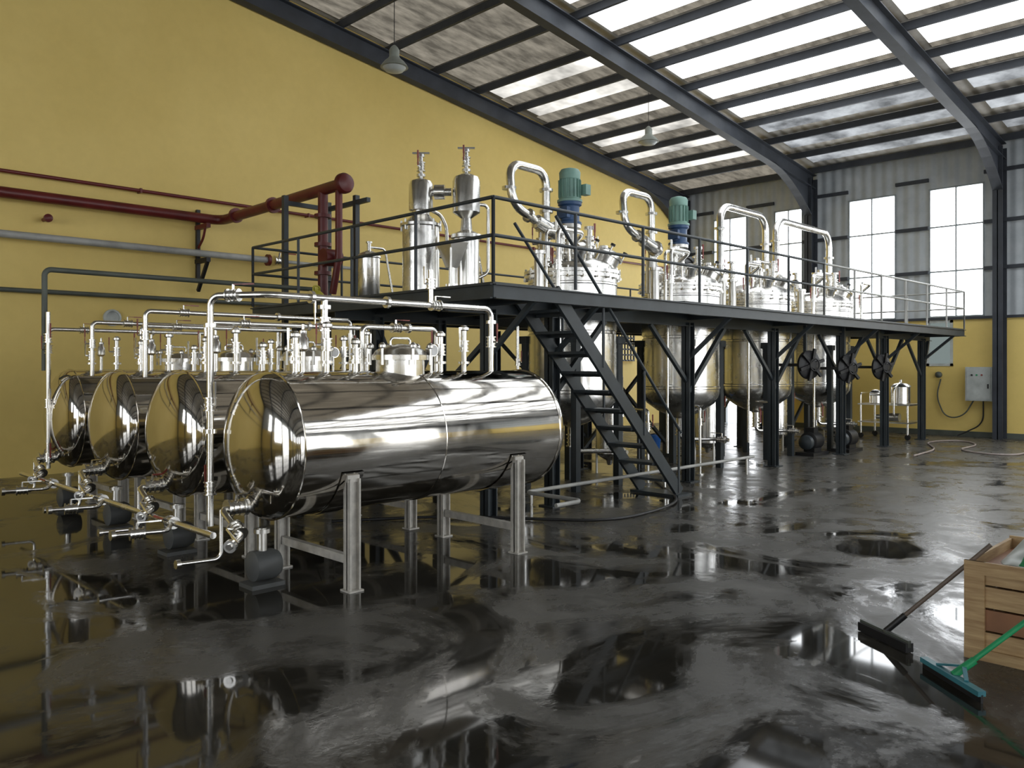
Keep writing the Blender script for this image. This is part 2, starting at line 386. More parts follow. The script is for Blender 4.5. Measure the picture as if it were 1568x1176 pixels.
# ---------------------------------------------------------------- horizontal tanks
R=.53; ZC=1.03; X0,X1=2.92,5.52
def dish(r,depth,n=10):
    return [(r*math.sin(math.pi/2*k/n), -depth*math.cos(math.pi/2*k/n)) for k in range(n)]
def htank(yc,idx):
    s=B('horizontal_storage_tank'); L=X1-X0
    prof=dish(R,.21)+[(R,0),(R+.010,.004),(R+.010,.016),(R,.02),(R,1.25),(R+.007,1.253),(R+.007,1.297),(R,1.30),(R,L-.02),(R+.010,L-.016),(R+.010,L-.004),(R,L)]+[(a,L-b_) for a,b_ in dish(R,.19)[::-1]]
    s.lathe((X0,yc,ZC),(1,0,0),prof,M_TANK,72)
    for x in (3.32,5.0):
        for sg in(-1,1):
            y=yc+sg*.49
            s.ibeam((x,y,0),(x,y,.80),.085,.09,M_LEG,(1,0,0),.012)
            s.box((x-.06,y-.06,0),(x+.06,y+.06,.012),M_LEG)
            s.cbox((x,yc+sg*.46,.80),(.10,.10,.05),M_LEG)
        s.beam((x,yc-.49,.22),(x,yc+.49,.22),.05,.06,M_LEG)
        N=12; vs=[];fs=[]
        for k in range(N+1):
            an=math.radians(-160+140*k/N)
            for xx,rr_ in ((x-.09,R+.004),(x+.09,R+.004),(x+.09,R+.012),(x-.09,R+.012)):
                vs.append((xx,yc+rr_*math.cos(an),ZC+rr_*math.sin(an)))
        for k in range(N):
            for j in range(4):
                l=(j+1)%4; fs.append((k*4+j,k*4+l,(k+1)*4+l,(k+1)*4+j))
        s.add(vs,fs,M_TANK)
    top=ZC+R
    mx_=4.12
    s.lathe((mx_,yc,top-.08),(0,0,1),[(.20,0),(.20,.17),(.235,.17),(.235,.21),(.225,.215),(.20,.25),(.12,.29),(0,.305)],M_SS,32)
    for k in range(6):
        an=k*math.pi/3+.3; q=V((mx_+.245*math.cos(an),yc+.245*math.sin(an),top+.1))
        s.cyl(q-V((0,0,.05)),q+V((0,0,.10)),.012,M_SSB,8); s.lathe(q+V((0,0,.08)),(0,0,1),[(.01,0),(.03,.01),(.03,.03),(.01,.05)],M_SSB,10)
    s.tube([(mx_-.1,yc,top+.2),(mx_-.1,yc,top+.27),(mx_+.1,yc,top+.27),(mx_+.1,yc,top+.2)],.01,M_SS,.03)
    for j,(x,h) in enumerate([(3.15,.26),(3.42,.34),(3.68,.22),(4.55,.30),(4.82,.36)]):
        s.cyl((x,yc,top-.05),(x,yc,top+h),.024,M_SS); s.flange((x,yc,top+.07),(0,0,1),.05,M_SS,.02)
        s.valve((x,yc,top+h*.6),(0,0,1),.026,M_SS,M_HREDH if j%2 else M_SS,(-1,-.4*(-1)**j,0))
        s.lathe((x,yc,top+h-.01),(0,0,1),[(.03,0),(.045,.01),(.045,.03),(.03,.04),(.02,.05)],M_SS,16)
    s.lathe((3.30,yc+.14,top-.05),(0,0,1),[(.02,0),(.02,.2),(.045,.22),(.045,.3),(.03,.32),(.03,.36),(.012,.37),(.012,.41)],M_SS,16)
    s.cyl((4.35,yc-.12,top-.06),(4.35,yc-.12,top+.12),.012,M_SS); s.cyl((4.35,yc-.15,top+.17),(4.35,yc-.10,top+.17),.05,M_SS,20); s.cyl((4.35,yc-.153,top+.17),(4.35,yc-.15,top+.17),.043,M_GAUGE,20)
    s.lathe((X0-.10,yc,ZC-.42),(-1,0,0),[(.04,-.05),(.04,.05),(.06,.05),(.06,.07),(.04,.07)],M_SS,18)
    s.valve((X0-.24,yc,ZC-.42),(1,0,0),.034,M_SS,M_HREDH if idx%2 else M_SS,(0,-.4,1))
    s.tube([(X0-.18,yc,ZC-.42),(X0-.34,yc,ZC-.42),(X0-.34,yc-.30,ZC-.56),(X0-.48,yc-.40,ZC-.60)],.022,M_SS,.05)
    s.flange((X0-.46,yc-.385,ZC-.595),(-.5,-.4,-.1),.042,M_SS,.03)
    s.valve((X0-.34,yc-.24,ZC-.53),(0,-1,-.45),.028,M_SS,M_SS,(-1,0,.3))
    s.tube([(X0-.34,yc,ZC-.42),(X0-.34,yc,.27),(X0-.62,yc+.05,.27)],.014,M_SS,.05)
    s.flange((X0-.62,yc+.05,.27),(1,0,0),.03,M_SS,.03)
    bx,by=X0+.02,yc+.10
    s.box((bx-.13,by-.10,0),(bx+.13,by+.10,.03),M_PLAST); s.lathe((bx-.1,by,.15),(1,0,0),[(.06,0),(.11,.02),(.11,.18),(.09,.22)],M_PLAST,20); s.cyl((bx,by,.2),(bx,by,.42),.035,M_SSB); s.flange((bx,by,.40),(0,0,1),.06,M_SSB)
    s.done()
YT=[5.42,6.9,8.35,9.8]
for i,y in enumerate(YT): htank(y,i)
# ---------------------------------------------------------------- process pipes round the tanks
def pipe(name,pts,r,m,valves=(),fil=.07,fl=()):
    s=B(name); s.tube(pts,r,m,fil)
    for p,ax,hd,hm in valves: s.valve(p,ax,r*1.05,M_SS,hm,hd)
    for p,ax in fl: s.flange(p,ax,r*1.9,m,.03)
    s.done()
XP=2.70
pipe('transfer_pipe',[(XP,5.85,.42),(XP,5.85,2.12),(XP+.25,5.45,2.12),(5.15,5.42,2.12),(5.15,5.42,1.55)],.025,M_SS,
 [((XP,5.85,1.32),(0,0,1),(0,-1,0),M_SS),((XP,5.85,.7),(0,0,1),(0,1,0),M_HREDH),((XP+.1,5.69,2.12),(.53,-.85,0),(0,0,1),M_HREDH),((5.15,5.42,1.82),(0,0,1),(0,-1,0),M_HREDH),((4.5,5.43,2.12),(1,0,0),(0,0,1),M_SS)],.08,
 [((XP,5.85,1.12),(0,0,1)),((XP,5.85,1.9),(0,0,1)),((4.0,5.44,2.12),(1,0,0)),((3.3,5.44,2.12),(1,0,0)),((5.15,5.42,2.0),(0,0,1))])
pipe('transfer_pipe',[(3.42,5.45,2.12),(3.42,5.45,1.6)],.027,M_SS,[((3.42,5.45,1.92),(0,0,1),(-1,0,0),M_SS)],.08,[((3.42,5.45,2.05),(0,0,1))])
pipe('transfer_pipe',[(4.45,5.43,2.12),(4.45,5.43,2.42)],.022,M_SS,[((4.45,5.43,2.3),(0,0,1),(-1,0,0),M_SS)])
pipe('transfer_pipe',[(XP,9.75,.5),(XP,9.75,2.18)],.024,M_SS,[((XP,9.75,1.9),(0,0,1),(0,-1,0),M_HREDH),((XP,9.75,1.2),(0,0,1),(0,-1,0),M_SS),((XP,9.75,.62),(0,0,1),(0,-1,0),M_HREDH)])
pipe('grey_supply_pipe',[(XP+.02,9.95,1.55),(XP+.02,9.95,2.66),(6.1,9.95,2.66)],.03,M_GREYP)
for yc,zz,xa,xb in ((6.9,1.98,3.15,4.82),(8.35,2.0,3.15,4.82),(9.8,2.0,2.72,4.55),(5.72,1.93,3.95,4.75),(7.6,2.1,2.9,5.1),(9.0,2.05,2.9,5.0)):
    pts=[(xa,yc,1.5),(xa,yc,zz),(xb,yc,zz),(xb,yc,1.5)]
    pipe('transfer_pipe',pts,.022,M_SS,[((xa+.35,yc,zz),(1,0,0),(0,0,1),M_HREDH),((xb,yc,zz-.2),(0,0,1),(0,-1,0),M_SS),((xa,yc,zz-.22),(0,0,1),(-1,0,0),M_HREDH)],.05,[((xa+(xb-xa)*.6,yc,zz),(1,0,0))])
pipe('manifold_pipe',[(XP-.14,5.5,.42),(XP-.14,10.2,.42)],.024,M_SS,[((XP-.14,6.2,.42),(0,1,0),(-1,0,.5),M_HREDH),((XP-.14,7.7,.42),(0,1,0),(-1,0,.5),M_SS),((XP-.14,9.1,.42),(0,1,0),(-1,0,.5),M_HREDH)])
for yv in (5.1,6.55,8.0):
    s=B('outlet_valve'); s.tube([(2.1,yv+1.0,.40),(2.45,yv+.9,.40),(2.56,yv+1.1,.42)],.018,M_SS,.05); s.valve((2.25,yv+.95,.40),(1,-.2,0),.026,M_SS,M_SS,(0,0,1)); s.flange((2.1,yv+1.0,.4),(1,0,0),.036,M_SS,.03)
    s.done()
# ---------------------------------------------------------------- platform
DZ=2.4; PX0,PX1=5.35,19.4; PY0,PY1=5.6,10.3
VX=[8.4,11.0,13.4,15.9]; VY=7.25; VR=.6
s=B('steel_platform')
s.box((PX0,PY0,DZ-.02),(6.3,PY1,DZ),M_DECK)
s.box((6.3,6.28,DZ-.02),(8.6,6.6,DZ),M_DECK)
s.box((8.6,PY0,DZ-.02),(PX1,6.6,DZ),M_DECK)
s.box((6.3,7.9,DZ-.02),(PX1,PY1,DZ),M_DECK)
prev=6.3
for x in VX:
    s.box((prev,6.6,DZ-.02),(x-VR-.04,7.9,DZ),M_DECK); prev=x+VR+.04
s.box((prev,6.6,DZ-.02),(PX1,7.9,DZ),M_DECK)
def eb(a,b_,h=.14,w=.08): s.ibeam(a,b_,w,h,M_DARK)
zb=DZ-.09
eb((PX0,PY0,zb),(PX1,PY0,zb)); eb((PX0,PY1,zb),(PX1,PY1,zb)); eb((PX0,PY0,zb),(PX0,PY1,zb)); eb((PX1,PY0,zb),(PX1,PY1,zb))
eb((PX0,6.3,zb-.06),(PX1,6.3,zb-.06),.2,.1); eb((PX0,8.3,zb-.06),(PX1,8.3,zb-.06),.2,.1)
for x in (5.95,6.95,7.6,9.75,12.2,14.75,16.8,18.3,19.1): eb((x,PY0,zb-.01),(x,PY1,zb-.01),.13,.07)
for x in (5.95,6.95,9.75,12.2,14.75,16.8,18.9):
    for y in (6.3,8.3,10.15):
        s.ibeam((x,y,0),(x,y,DZ-.2),.13,.13,M_DARK,(1,0,0),.014); s.box((x-.11,y-.11,0),(x+.11,y+.11,.015),M_DARK)
    if x>6: s.beam((x,6.3,1.25),(x+.95 if x<18 else x+.4,6.3,DZ-.25),.06,.06,M_DARK)
    s.beam((x,6.3,1.7),(x,PY0+.05,DZ-.15),.05,.05,M_DARK)
    if x>9: s.beam((x,6.3,1.35),(x-.9,6.3,DZ-.25),.05,.05,M_DARK)
for xa,xb in ((5.95,6.95),(9.75,12.2),(16.8,18.9)):
    for y in (8.3,10.15):
        s.beam((xa,y,.2),(xb,y,2.1),.05,.05,M_DARK); s.beam((xa,y,2.1),(xb,y,.2),.05,.05,M_DARK)
s.beam((5.95,6.3,.3),(5.95,10.15,.3),.05,.08,M_DARK); s.beam((5.95,6.3,1.9),(5.95,8.3,.4),.05,.05,M_DARK)
s.beam((5.95,6.3,.4),(5.95,8.3,1.9),.05,.05,M_DARK)
def rail(pts,posts=1.15,h=.80,m=M_DARK):
    for a,b_ in zip(pts[:-1],pts[1:]):
        a=V(a);b_=V(b_); L=(b_-a).length; n=max(1,round(L/posts))
        for zz in (h,h*.55): s.cyl(a+V((0,0,zz)),b_+V((0,0,zz)),.018,m,10)
        for k in range(n+1):
            p=a+(b_-a)*k/n; s.cyl(p,p+V((0,0,h)),.018,m,10)
rail([(PX0,PY1,DZ),(PX0,PY0,DZ),(12.5,PY0,DZ)],1.2)
rail([(12.5,PY0,DZ),(PX1,PY0,DZ),(PX1,PY1,DZ)],1.2,.8,M_WHITE)  # right stretch coloured lighter to stand in for backlight on the rail
rail([(PX0,PY1,DZ),(PX1,PY1,DZ)],1.4)
s.done()
s=B('platform_stairs'); a=V((6.3,0,DZ)); b_=V((8.6,0,.0))
for y in (5.68,6.24): s.beam((a.x,y,a.z-.02),(b_.x,y,b_.z+.04),.04,.15,M_DARK,(0,0,1))
for k in range(1,11):
    t=k/11; p=a.lerp(b_,t); s.box((p.x-.13,5.7,p.z-.015),(p.x+.11,6.22,p.z+.015),M_DARK); s.box((p.x+.09,5.7,p.z-.05),(p.x+.11,6.22,p.z),M_DARK)
for y in (5.66,6.26):
    for t in (.34,.67,.98):
        p=a.lerp(b_,t); s.cyl((p.x,y,p.z),(p.x,y,p.z+.75),.016,M_DARK,8)
    s.cyl((a.x,y,a.z+.75),(b_.x,y,b_.z+.78),.018,M_DARK,10)
s.box((8.45,5.6,0),(8.75,6.32,.03),M_DARK)
s.done()
# ---------------------------------------------------------------- reaction vessels
def motor(s,x,y,z):
    s.lathe((x,y,z-.35),(0,0,1),[(.17,0),(.17,.03),(.10,.05),(.09,.28),(.15,.3),(.15,.35)],M_SSB,20)
    s.lathe((x,y,z),(0,0,1),[(.16,0),(.16,.03),(.13,.05),(.13,.24),(.16,.26),(.16,.30)],M_BLUE,20)
    s.box((x-.16,y-.09,z+.08),(x-.08,y+.09,z+.22),M_BLUE)
    s.lathe((x,y,z+.30),(0,0,1),[(.17,0),(.17,.03),(.13,.05),(.13,.30),(.14,.31),(.145,.40),(.12,.44),(.05,.46)],M_GREEN,24)
    for k in range(16):
        an=k*math.pi/8; s.beam((x+.14*math.cos(an),y+.14*math.sin(an),z+.36),(x+.14*math.cos(an),y+.14*math.sin(an),z+.60),.008,.03,M_GREEN,(math.cos(an),math.sin(an),0))
    s.box((x+.10,y-.2,z+.40),(x+.2,y-.10,z+.54),M_GREEN)
def vessel(x,y,mot,i):
    s=B('jacketed_reactor_vessel'); r=VR
    prof=[(.06,.62),(.06,.78),(.12,.80),(.35,.90),(.52,1.02),(.585,1.12),(r,1.2),(r,1.24),(r+.012,1.25),(r+.012,1.28),(r,1.29),(r,2.02),(r-.02,2.03),(r-.02,2.06),(r,2.07),(r,2.66),(r+.01,2.67),(r+.01,2.69),(r,2.70),(r,2.76),(r+.05,2.76),(r+.05,2.80),(r+.01,2.805),(r+.01,2.815),(r+.05,2.82),(r+.05,2.86),(r-.01,2.865),(.56,2.93),(.45,3.0),(.28,3.05),(.1,3.07),(0,3.075)]
    s.lathe((x,y,0),(0,0,1),prof,M_SS,64)
    for k in range(20):
        an=k*math.pi/10; q=V((x+(r+.035)*math.cos(an),y+(r+.035)*math.sin(an),2.74)); s.cyl(q,q+V((0,0,.15)),.013,M_SSB,8); s.cbox(q+V((0,0,.02)),(.04,.04,.03),M_SSB)
    for k in range(4):
        an=math.pi/4+k*math.pi/2; q=V((x+(r+.02)*math.cos(an),y+(r+.02)*math.sin(an),0))
        s.beam(q+V((0,0,0)),q+V((0,0,1.9)),.09,.09,M_DARK); s.cbox(q+V((0,0,1.95)),(.14,.14,.1),M_DARK)
    s.tube([(x,y,.7),(x,y,.45),(x+.4,y-.35,.45),(x+.4,y-.62,.45)],.03,M_SS,.08); s.valve((x,y,.6),(0,0,1),.045,M_SS,M_HREDH,(-.5,-1,0))
    s.valve((x+.4,y-.5,.45),(0,1,0),.032,M_SS,M_SS,(0,0,1))
    s.tube([(x-r-.12,y-.25,.3),(x-r-.12,y-.25,2.2)],.022,M_SS); s.tube([(x-r-.12,y-.25,1.3),(x-r+.1,y-.2,1.3)],.022,M_SS)
    s.tube([(x+r+.1,y-.3,.45),(x+r+.1,y-.3,1.5),(x+r-.1,y-.15,1.5)],.022,M_SS,.06); s.valve((x+r+.1,y-.3,.95),(0,0,1),.026,M_SS,M_HREDH,(0,-1,0))
    for (an,rr_,h,rad) in ((.3,.42,.34,.035),(2.2,.42,.5,.04),(3.5,.45,.45,.045),(4.5,.38,.46,.035),(5.4,.42,.25,.03),(5.9,.3,.38,.03)):
        q=V((x+rr_*math.cos(an),y+rr_*math.sin(an),2.95)); s.cyl(q,q+V((0,0,h)),rad,M_SS); s.flange(q+V((0,0,.12)),(0,0,1),rad*1.8,M_SS)
        s.flange(q+V((0,0,h)),(0,0,1),rad*2.0,M_SS,.035)
        if h>.26: s.valve(q+V((0,0,h*.62)),(0,0,1),rad,M_SS,M_HREDH if h>.45 else M_SS,(math.cos(an),math.sin(an),0))
    mp_=V((x+.30,y-.30,3.0)); ax=V((.35,-.35,1))
    s.lathe(mp_-V((0,0,.05)),ax,[(.17,0),(.17,.14),(.20,.14),(.20,.17),(.17,.19),(.09,.23),(0,.24)],M_SS,28)
    for k in range(4):
        an=k*math.pi/2; A,B2,D=frame(ax); q=mp_+D*.12+(A*math.cos(an)+B2*math.sin(an))*.21; s.cyl(q-D*.04,q+D*.12,.012,M_SSB,8); s.flange(q+D*.11,D,.032,M_BLACK,.03)
    s.lathe((x-.28,y-.36,2.94),(-.2,-.3,1),[(.08,0),(.08,.14),(.11,.14),(.11,.18),(.07,.21)],M_SS,20)
    if mot:
        motor(s,x-.05,y,3.50)
        s.lathe((x-.05,y,3.03),(0,0,1),[(.2,0),(.2,.04),(.14,.06),(.14,.12),(.16,.14)],M_SS,24)
        s.lathe((x+.34,y+.1,3.18),(1,-.3,.25),[(.12,-.12),(.15,-.1),(.15,.0),(.17,.02),(.17,.12),(.10,.16)],M_BLACK if i else M_SSB,24)
        T=4.14; L,Rr=(x-1.2,x-.5) if i==0 else (x-1.5,x-.75)
        s.lathe((L+.42,y-.05,3.46),(1,-.05,-.32),[(.05,-.05),(.05,0),(.09,.02),(.09,.30),(.12,.30),(.12,.34),(.09,.34),(.09,.4),(.06,.44)],M_SS,24)
        s.tube([(L+.38,y-.05,3.48),(L,y-.05,3.62),(L,y,T),(Rr,y+.02,T),(Rr,y+.02,2.5)],.055,M_SS,.19,18)
        for q,ax2 in (((L,y,3.82),(0,0,1)),((Rr,y+.02,3.9),(0,0,1)),((Rr,y+.02,3.62),(0,0,1)),((Rr,y+.02,3.2),(0,0,1)),((L+.3,y-.05,3.51),(1,0,-.32))): s.flange(q,ax2,.09,M_SS,.035)
        s.cyl((Rr,y+.02,3.2),(Rr,y+.02,2.7),.085,M_SSB,20)
    else:
        T=4.30; L,Rr=(12.15,13.75) if i==2 else (14.1,16.4)
        s.tube([(L,y-.02,2.5),(L,y-.02,T),(Rr,y,T),(Rr,y,3.0)],.06,M_SS,.28,18)
        for q in ((L,y-.02,3.9),(L,y-.02,3.3),(Rr,y,3.8),(Rr,y,3.3)): s.flange(q,(0,0,1),.095,M_SS,.035)
        s.cyl((L,y-.02,3.1),(L,y-.02,2.6),.10,M_SSB,20); s.cyl((Rr,y,3.3),(Rr,y,3.0),.10,M_SSB,20)
        s.tube([(x-.1,y-.1,3.0),(x-.1,y-.1,3.45),(x+.5,y-.1,3.45),(x+.5,y-.1,2.9)],.028,M_SS,.08)
        s.lathe((x-.15,y-.1,3.0),(0,0,1),[(.11,0),(.11,.25),(.13,.25),(.13,.29),(.08,.33),(.04,.36),(.04,.5)],M_SS,24)
    s.tube([(x-.4,y-.3,2.9),(x-.4,y-.3,3.3),(x-.85,y-.3,3.3),(x-.85,y-.3,2.35)],.024,M_SS,.07)
    s.valve((x-.85,y-.3,2.9),(0,0,1),.028,M_SS,M_HREDH,(0,-1,0))
    s.done()
for i,x in enumerate(VX): vessel(x,VY,i<2,i)
for x,y,z in ((13.05,6.1,1.62),(14.45,6.05,1.56),(16.0,6.05,1.58)):
    s=B('black_manway_cover'); ax=(-.35,-1,0)
    s.lathe((x,y,z),ax,[(.20,-.05),(.24,-.03),(.24,.01),(.20,.03),(.07,.05),(.06,.1)],M_BLACK,28)
    A,B2,D=frame(ax)
    for k in range(3):
        an=k*math.pi/3+.3; e=A*math.cos(an)+B2*math.sin(an); q=V((x,y,z))+D*.06; s.beam(q-e*.27,q+e*.27,.05,.04,M_BLACK,D)
    s.ring(V((x,y,z))+D*.12,ax,.10,.012,M_BLACK)
    s.beam((x,y+.02,z),(x+.05,6.75,z),.05,.05,M_BLACK); s.beam((x+.02,y+.08,z),(x+.02,y+.08,DZ-.1),.05,.05,M_DARK)
    s.done()
def pump(x,y,sc=1):
    s=B('pump_motor')
    s.box((x-.3*sc,y-.18*sc,0),(x+.35*sc,y+.18*sc,.06),M_BLACK)
    s.lathe((x-.15,y,.27*sc),(1,0,0),[(.10*sc,0),(.17*sc,.02),(.17*sc,.34*sc),(.15*sc,.36*sc),(.05,.38*sc)],M_BLACK,20)
    s.lathe((x-.27*sc,y,.25*sc),(1,0,0),[(.05,-.04),(.13*sc,0),(.14*sc,.08),(.09,.10)],M_DARK,24)
    s.box((x-.1,y-.1,.06),(x+.2*sc,y+.1,.2),M_BLACK); s.box((x-.08,y-.08,.38*sc),(x+.1,y+.08,.52*sc),M_BLACK)
    s.done()
for x,y in ((14.25,6.62),(15.35,6.45)): pump(x,y,.95)
s=B('overhead_pipe_run'); s.tube([(9.0,8.5,2.0),(17.8,8.5,2.0)],.035,M_SS)
for x in (9.0,12.0,15.0,17.8): s.beam((x,8.5,2.0),(x,8.5,2.25),.03,.03,M_DARK)
s.done()
for x in (9.2,10.5,12.65,17.5):
    s=B('outlet_standpipe'); s.cyl((x,6.58,0),(x,6.58,.3),.018,M_SSB,8); s.flange((x,6.58,.01),(0,0,1),.06,M_SSB,.02)
    s.tube([(x,6.58,.28),(x,6.58,1.0),(x+.12,6.9,1.0)],.022,M_SS,.06); s.valve((x,6.58,.78),(0,0,1),.026,M_SS,M_HREDH,(0,-1,0)); s.done()
for x,y,h,rr_ in ((7.3,7.3,.9,.22),(9.65,7.6,.8,.2),(12.2,7.5,.75,.22),(14.65,7.5,.8,.22),(17.3,7.6,1.0,.3),(18.2,7.9,.8,.25)):
    s=B('receiver_tank'); s.lathe((x,y,.25),(0,0,1),[(.03,-.12),(.05,-.05),(rr_*.7,0),(rr_,.06),(rr_,h),(rr_+.012,h+.01),(rr_+.012,h+.03),(rr_*.8,h+.07),(rr_*.3,h+.10),(.025,h+.105),(.025,h+.2),(.04,h+.2),(.04,h+.22)],M_SS,32)
    for k in range(3):
        an=k*2.09; s.cyl((x+rr_*.95*math.cos(an),y+rr_*.95*math.sin(an),0),(x+rr_*.95*math.cos(an),y+rr_*.95*math.sin(an),.45),.018,M_SSB,8)
    s.tube([(x,y,.25+h+.15),(x,y-.1,.25+h+.35),(x,y-.1,2.1)],.02,M_SS,.05); s.valve((x,y-.1,.25+h+.5),(0,0,1),.022,M_SS,M_HREDH,(0,-1,0)); s.done()
# ---------------------------------------------------------------- columns on the deck left end
def lid_valve(s,x,y,z):
    s.cyl((x,y,z),(x,y,z+.30),.024,M_SS); s.flange((x,y,z+.05),(0,0,1),.05,M_SS); s.valve((x,y,z+.15),(0,0,1),.028,M_SS,M_HREDH,(-1,-.5,0))
    s.beam((x-.07,y+.07,z+.31),(x+.07,y-.07,z+.31),.025,.02,M_SS); s.flange((x,y,z+.28),(0,0,1),.04,M_SS)
s=B('distillation_column'); x,y=6.0,7.5
s.lathe((x,y,2.41),(0,0,1),[(.23,0),(.23,.02),(.215,.03),(.215,.80),(.24,.81),(.24,.84),(.20,.85),(.10,.95),(.10,.99),(.14,1.0),(.14,1.30),(.12,1.34),(.05,1.37)],M_SS,48)
lid_valve(s,x,y,3.77)
for k in range(8):
    an=k*math.pi/4; s.cyl((x+.228*math.cos(an),y+.228*math.sin(an),3.17),(x+.228*math.cos(an),y+.228*math.sin(an),3.29),.012,M_SSB,8)
s.tube([(x+.2,y,2.9),(x+.35,y-.05,2.9),(x+.35,y-.05,3.25),(x+.30,y,3.4),(x+.1,y,3.45)],.022,M_SS,.06)
s.done()
s=B('condenser_column'); x,y=6.35,7.1
s.lathe((x,y,2.41),(0,0,1),[(.17,0),(.17,.02),(.15,.03),(.15,.66),(.18,.67),(.18,.71),(.07,.76),(.06,.90),(.10,.93),(.16,.97),(.16,1.33),(.14,1.38),(.05,1.42)],M_SS,40)
lid_valve(s,x,y,3.82)
s.lathe((x-.12,y+.12,3.62),(-.8,.9,0),[(.045,0),(.045,.08),(.085,.08),(.085,.2),(.045,.2),(.045,.3)],M_SS,20)
s.tube([(x+.14,y,3.5),(x+.30,y-.05,3.5),(x+.30,y-.05,2.7),(x+.1,y,2.6)],.02,M_SS,.06)
s.done()
s=B('feed_hopper'); x,y=6.0,6.95
s.add([(x-.13,y-.13,2.98),(x+.13,y-.13,2.98),(x+.13,y+.13,2.98),(x-.13,y+.13,2.98),(x-.05,y-.05,2.70),(x+.05,y-.05,2.70),(x+.05,y+.05,2.70),(x-.05,y+.05,2.70)],[(0,1,2,3),(0,4,5,1),(1,5,6,2),(2,6,7,3),(3,7,4,0),(7,6,5,4)],M_SSB)
s.cyl((x,y,2.41),(x,y,2.72),.035,M_SS); s.flange((x,y,2.5),(0,0,1),.07,M_SS)
for a_,b2_ in ((-.12,-.12),(.12,-.12),(.12,.12),(-.12,.12)): s.cyl((x+a_,y+b2_,2.4),(x+a_,y+b2_,2.9),.012,M_SSB,8)
s.done()
for x,y,h,rr_ in ((6.15,8.75,.55,.14),(7.4,8.3,.55,.2),(9.7,8.6,.8,.22),(12.2,8.6,.8,.22),(14.6,8.7,.7,.2),(17.2,8.4,.8,.25)):
    s=B('buffer_tank'); s.lathe((x,y,2.43),(0,0,1),[(rr_*.9,0),(rr_,.02),(rr_,h),(rr_+.012,h+.01),(rr_+.012,h+.03),(rr_*.8,h+.07),(rr_*.3,h+.10),(.025,h+.105),(.025,h+.2),(.04,h+.2),(.04,h+.22)],M_SS,32)
    for k in range(3):
        an=k*2.09; s.cyl((x+rr_*.8*math.cos(an),y+rr_*.8*math.sin(an),2.4),(x+rr_*.8*math.cos(an),y+rr_*.8*math.sin(an),2.5),.015,M_SSB,8)
    s.tube([(x,y,2.43+h+.15),(x+.25,y,2.43+h+.15),(x+.32,y-.1,2.45)],.015,M_SS,.05); s.done()
for x,y in ((7.55,6.75),(10.0,6.75),(12.25,6.8),(14.7,6.8),(16.9,6.8)):
    s=B('deck_pipework'); s.tube([(x,y,2.38),(x,y,3.3),(x+.5,y,3.3),(x+.5,y+.2,3.15)],.028,M_SS,.08); s.valve((x,y,2.85),(0,0,1),.032,M_SS,M_HREDH,(-1,0,0)); s.flange((x,y,2.42),(0,0,1),.06,M_SS)
    s.tube([(x-.18,y+.15,2.38),(x-.18,y+.15,3.0)],.06,M_SSB); s.flange((x-.18,y+.15,3.0),(0,0,1),.09,M_SS,.04); s.done()
# ---------------------------------------------------------------- wall pipes
YP=YW-.28; YE=YW-.003
s=B('red_fire_main'); s.tube([(XN+.5,YP,4.03),(6.25,YP,4.03),(6.25,9.45,4.08)],.08,M_RED,.18,20)
s.lathe((6.25,9.50,4.08),(0,-1,0),[(.085,0),(.14,.0),(.14,.05),(.12,.09),(.05,.12)],M_RED,24)
s.tube([(6.25,10.0,4.05),(6.25,10.0,2.43)],.07,M_RED,.1,18); s.tube([(6.25,9.6,4.0),(6.25,9.6,3.1),(6.25,9.75,2.6)],.05,M_RED,.1,16)
for z in (3.7,3.3,2.9): s.flange((6.25,10.0,z),(0,0,1),.12,M_RED,.05)
s.cyl((6.12,9.8,3.1),(6.38,9.8,3.1),.12,M_RED,20)
for y in (12.6,11.4): s.flange((6.25,y,4.05),(0,1,0),.12,M_RED,.05)
s.done()
s=B('red_sprinkler_pipe'); s.tube([(XN+.5,YW-.1,4.37),(XW-.5,YW-.1,4.37)],.028,M_RED)
for x in range(-7,20,3): s.beam((x,YE,4.37),(x,YW-.14,4.37),.03,.07,M_RED)
s.done()
s=B('white_wall_pipe'); s.tube([(XN+.5,YP,3.45),(7.1,YP,3.45)],.055,M_WHITE,.1,18); s.flange((7.1,YP,3.45),(1,0,0),.1,M_RED,.05); s.valve((7.3,YP,3.45),(1,0,0),.05,M_SS,M_HREDH,(0,-.3,1)); s.tube([(7.4,YP,3.45),(9,YP,3.45),(9,YP,2.6)],.03,M_WHITE); s.done()
s=B('grey_wall_pipe'); s.tube([(XN+.5,YW-.08,2.69),(16,YW-.08,2.69)],.035,M_GREYP); s.done()
for x in (-3,5.95):
    s=B('pipe_bracket'); s.beam((x,YW-.05,3.0),(x,YW-.05,4.2),.06,.06,M_BLACK); s.beam((x,YE,3.34),(x,YW-.45,3.34),.07,.07,M_BLACK); s.beam((x,YW-.06,2.85),(x,YW-.42,3.32),.05,.05,M_BLACK); s.beam((x,YE,3.9),(x,YW-.45,3.9),.07,.07,M_RED); s.tube([(x,YW-.05,3.55),(x,YW-.25,3.7),(x,YW-.35,3.92)],.02,M_RED); s.done()
s=B('pipe_support_rack')
for x,y in ((5.9,10.42),(6.6,10.42)): s.beam((x,y,0),(x,y,4.0),.07,.07,M_DARK)
s.beam((6.6,9.7,2.42),(6.6,9.7,4.0),.07,.07,M_DARK)
s.beam((5.9,10.42,3.9),(6.6,10.42,3.9),.06,.06,M_DARK); s.beam((6.6,10.42,3.9),(6.6,9.4,3.9),.06,.06,M_DARK)
s.done()
s=B('round_wall_vent'); s.lathe((4.6,YE,2.35),(0,-1,0),[(.13,0),(.13,.05),(.10,.06),(.10,.03),(.02,.02)],M_BOX,24); s.done()
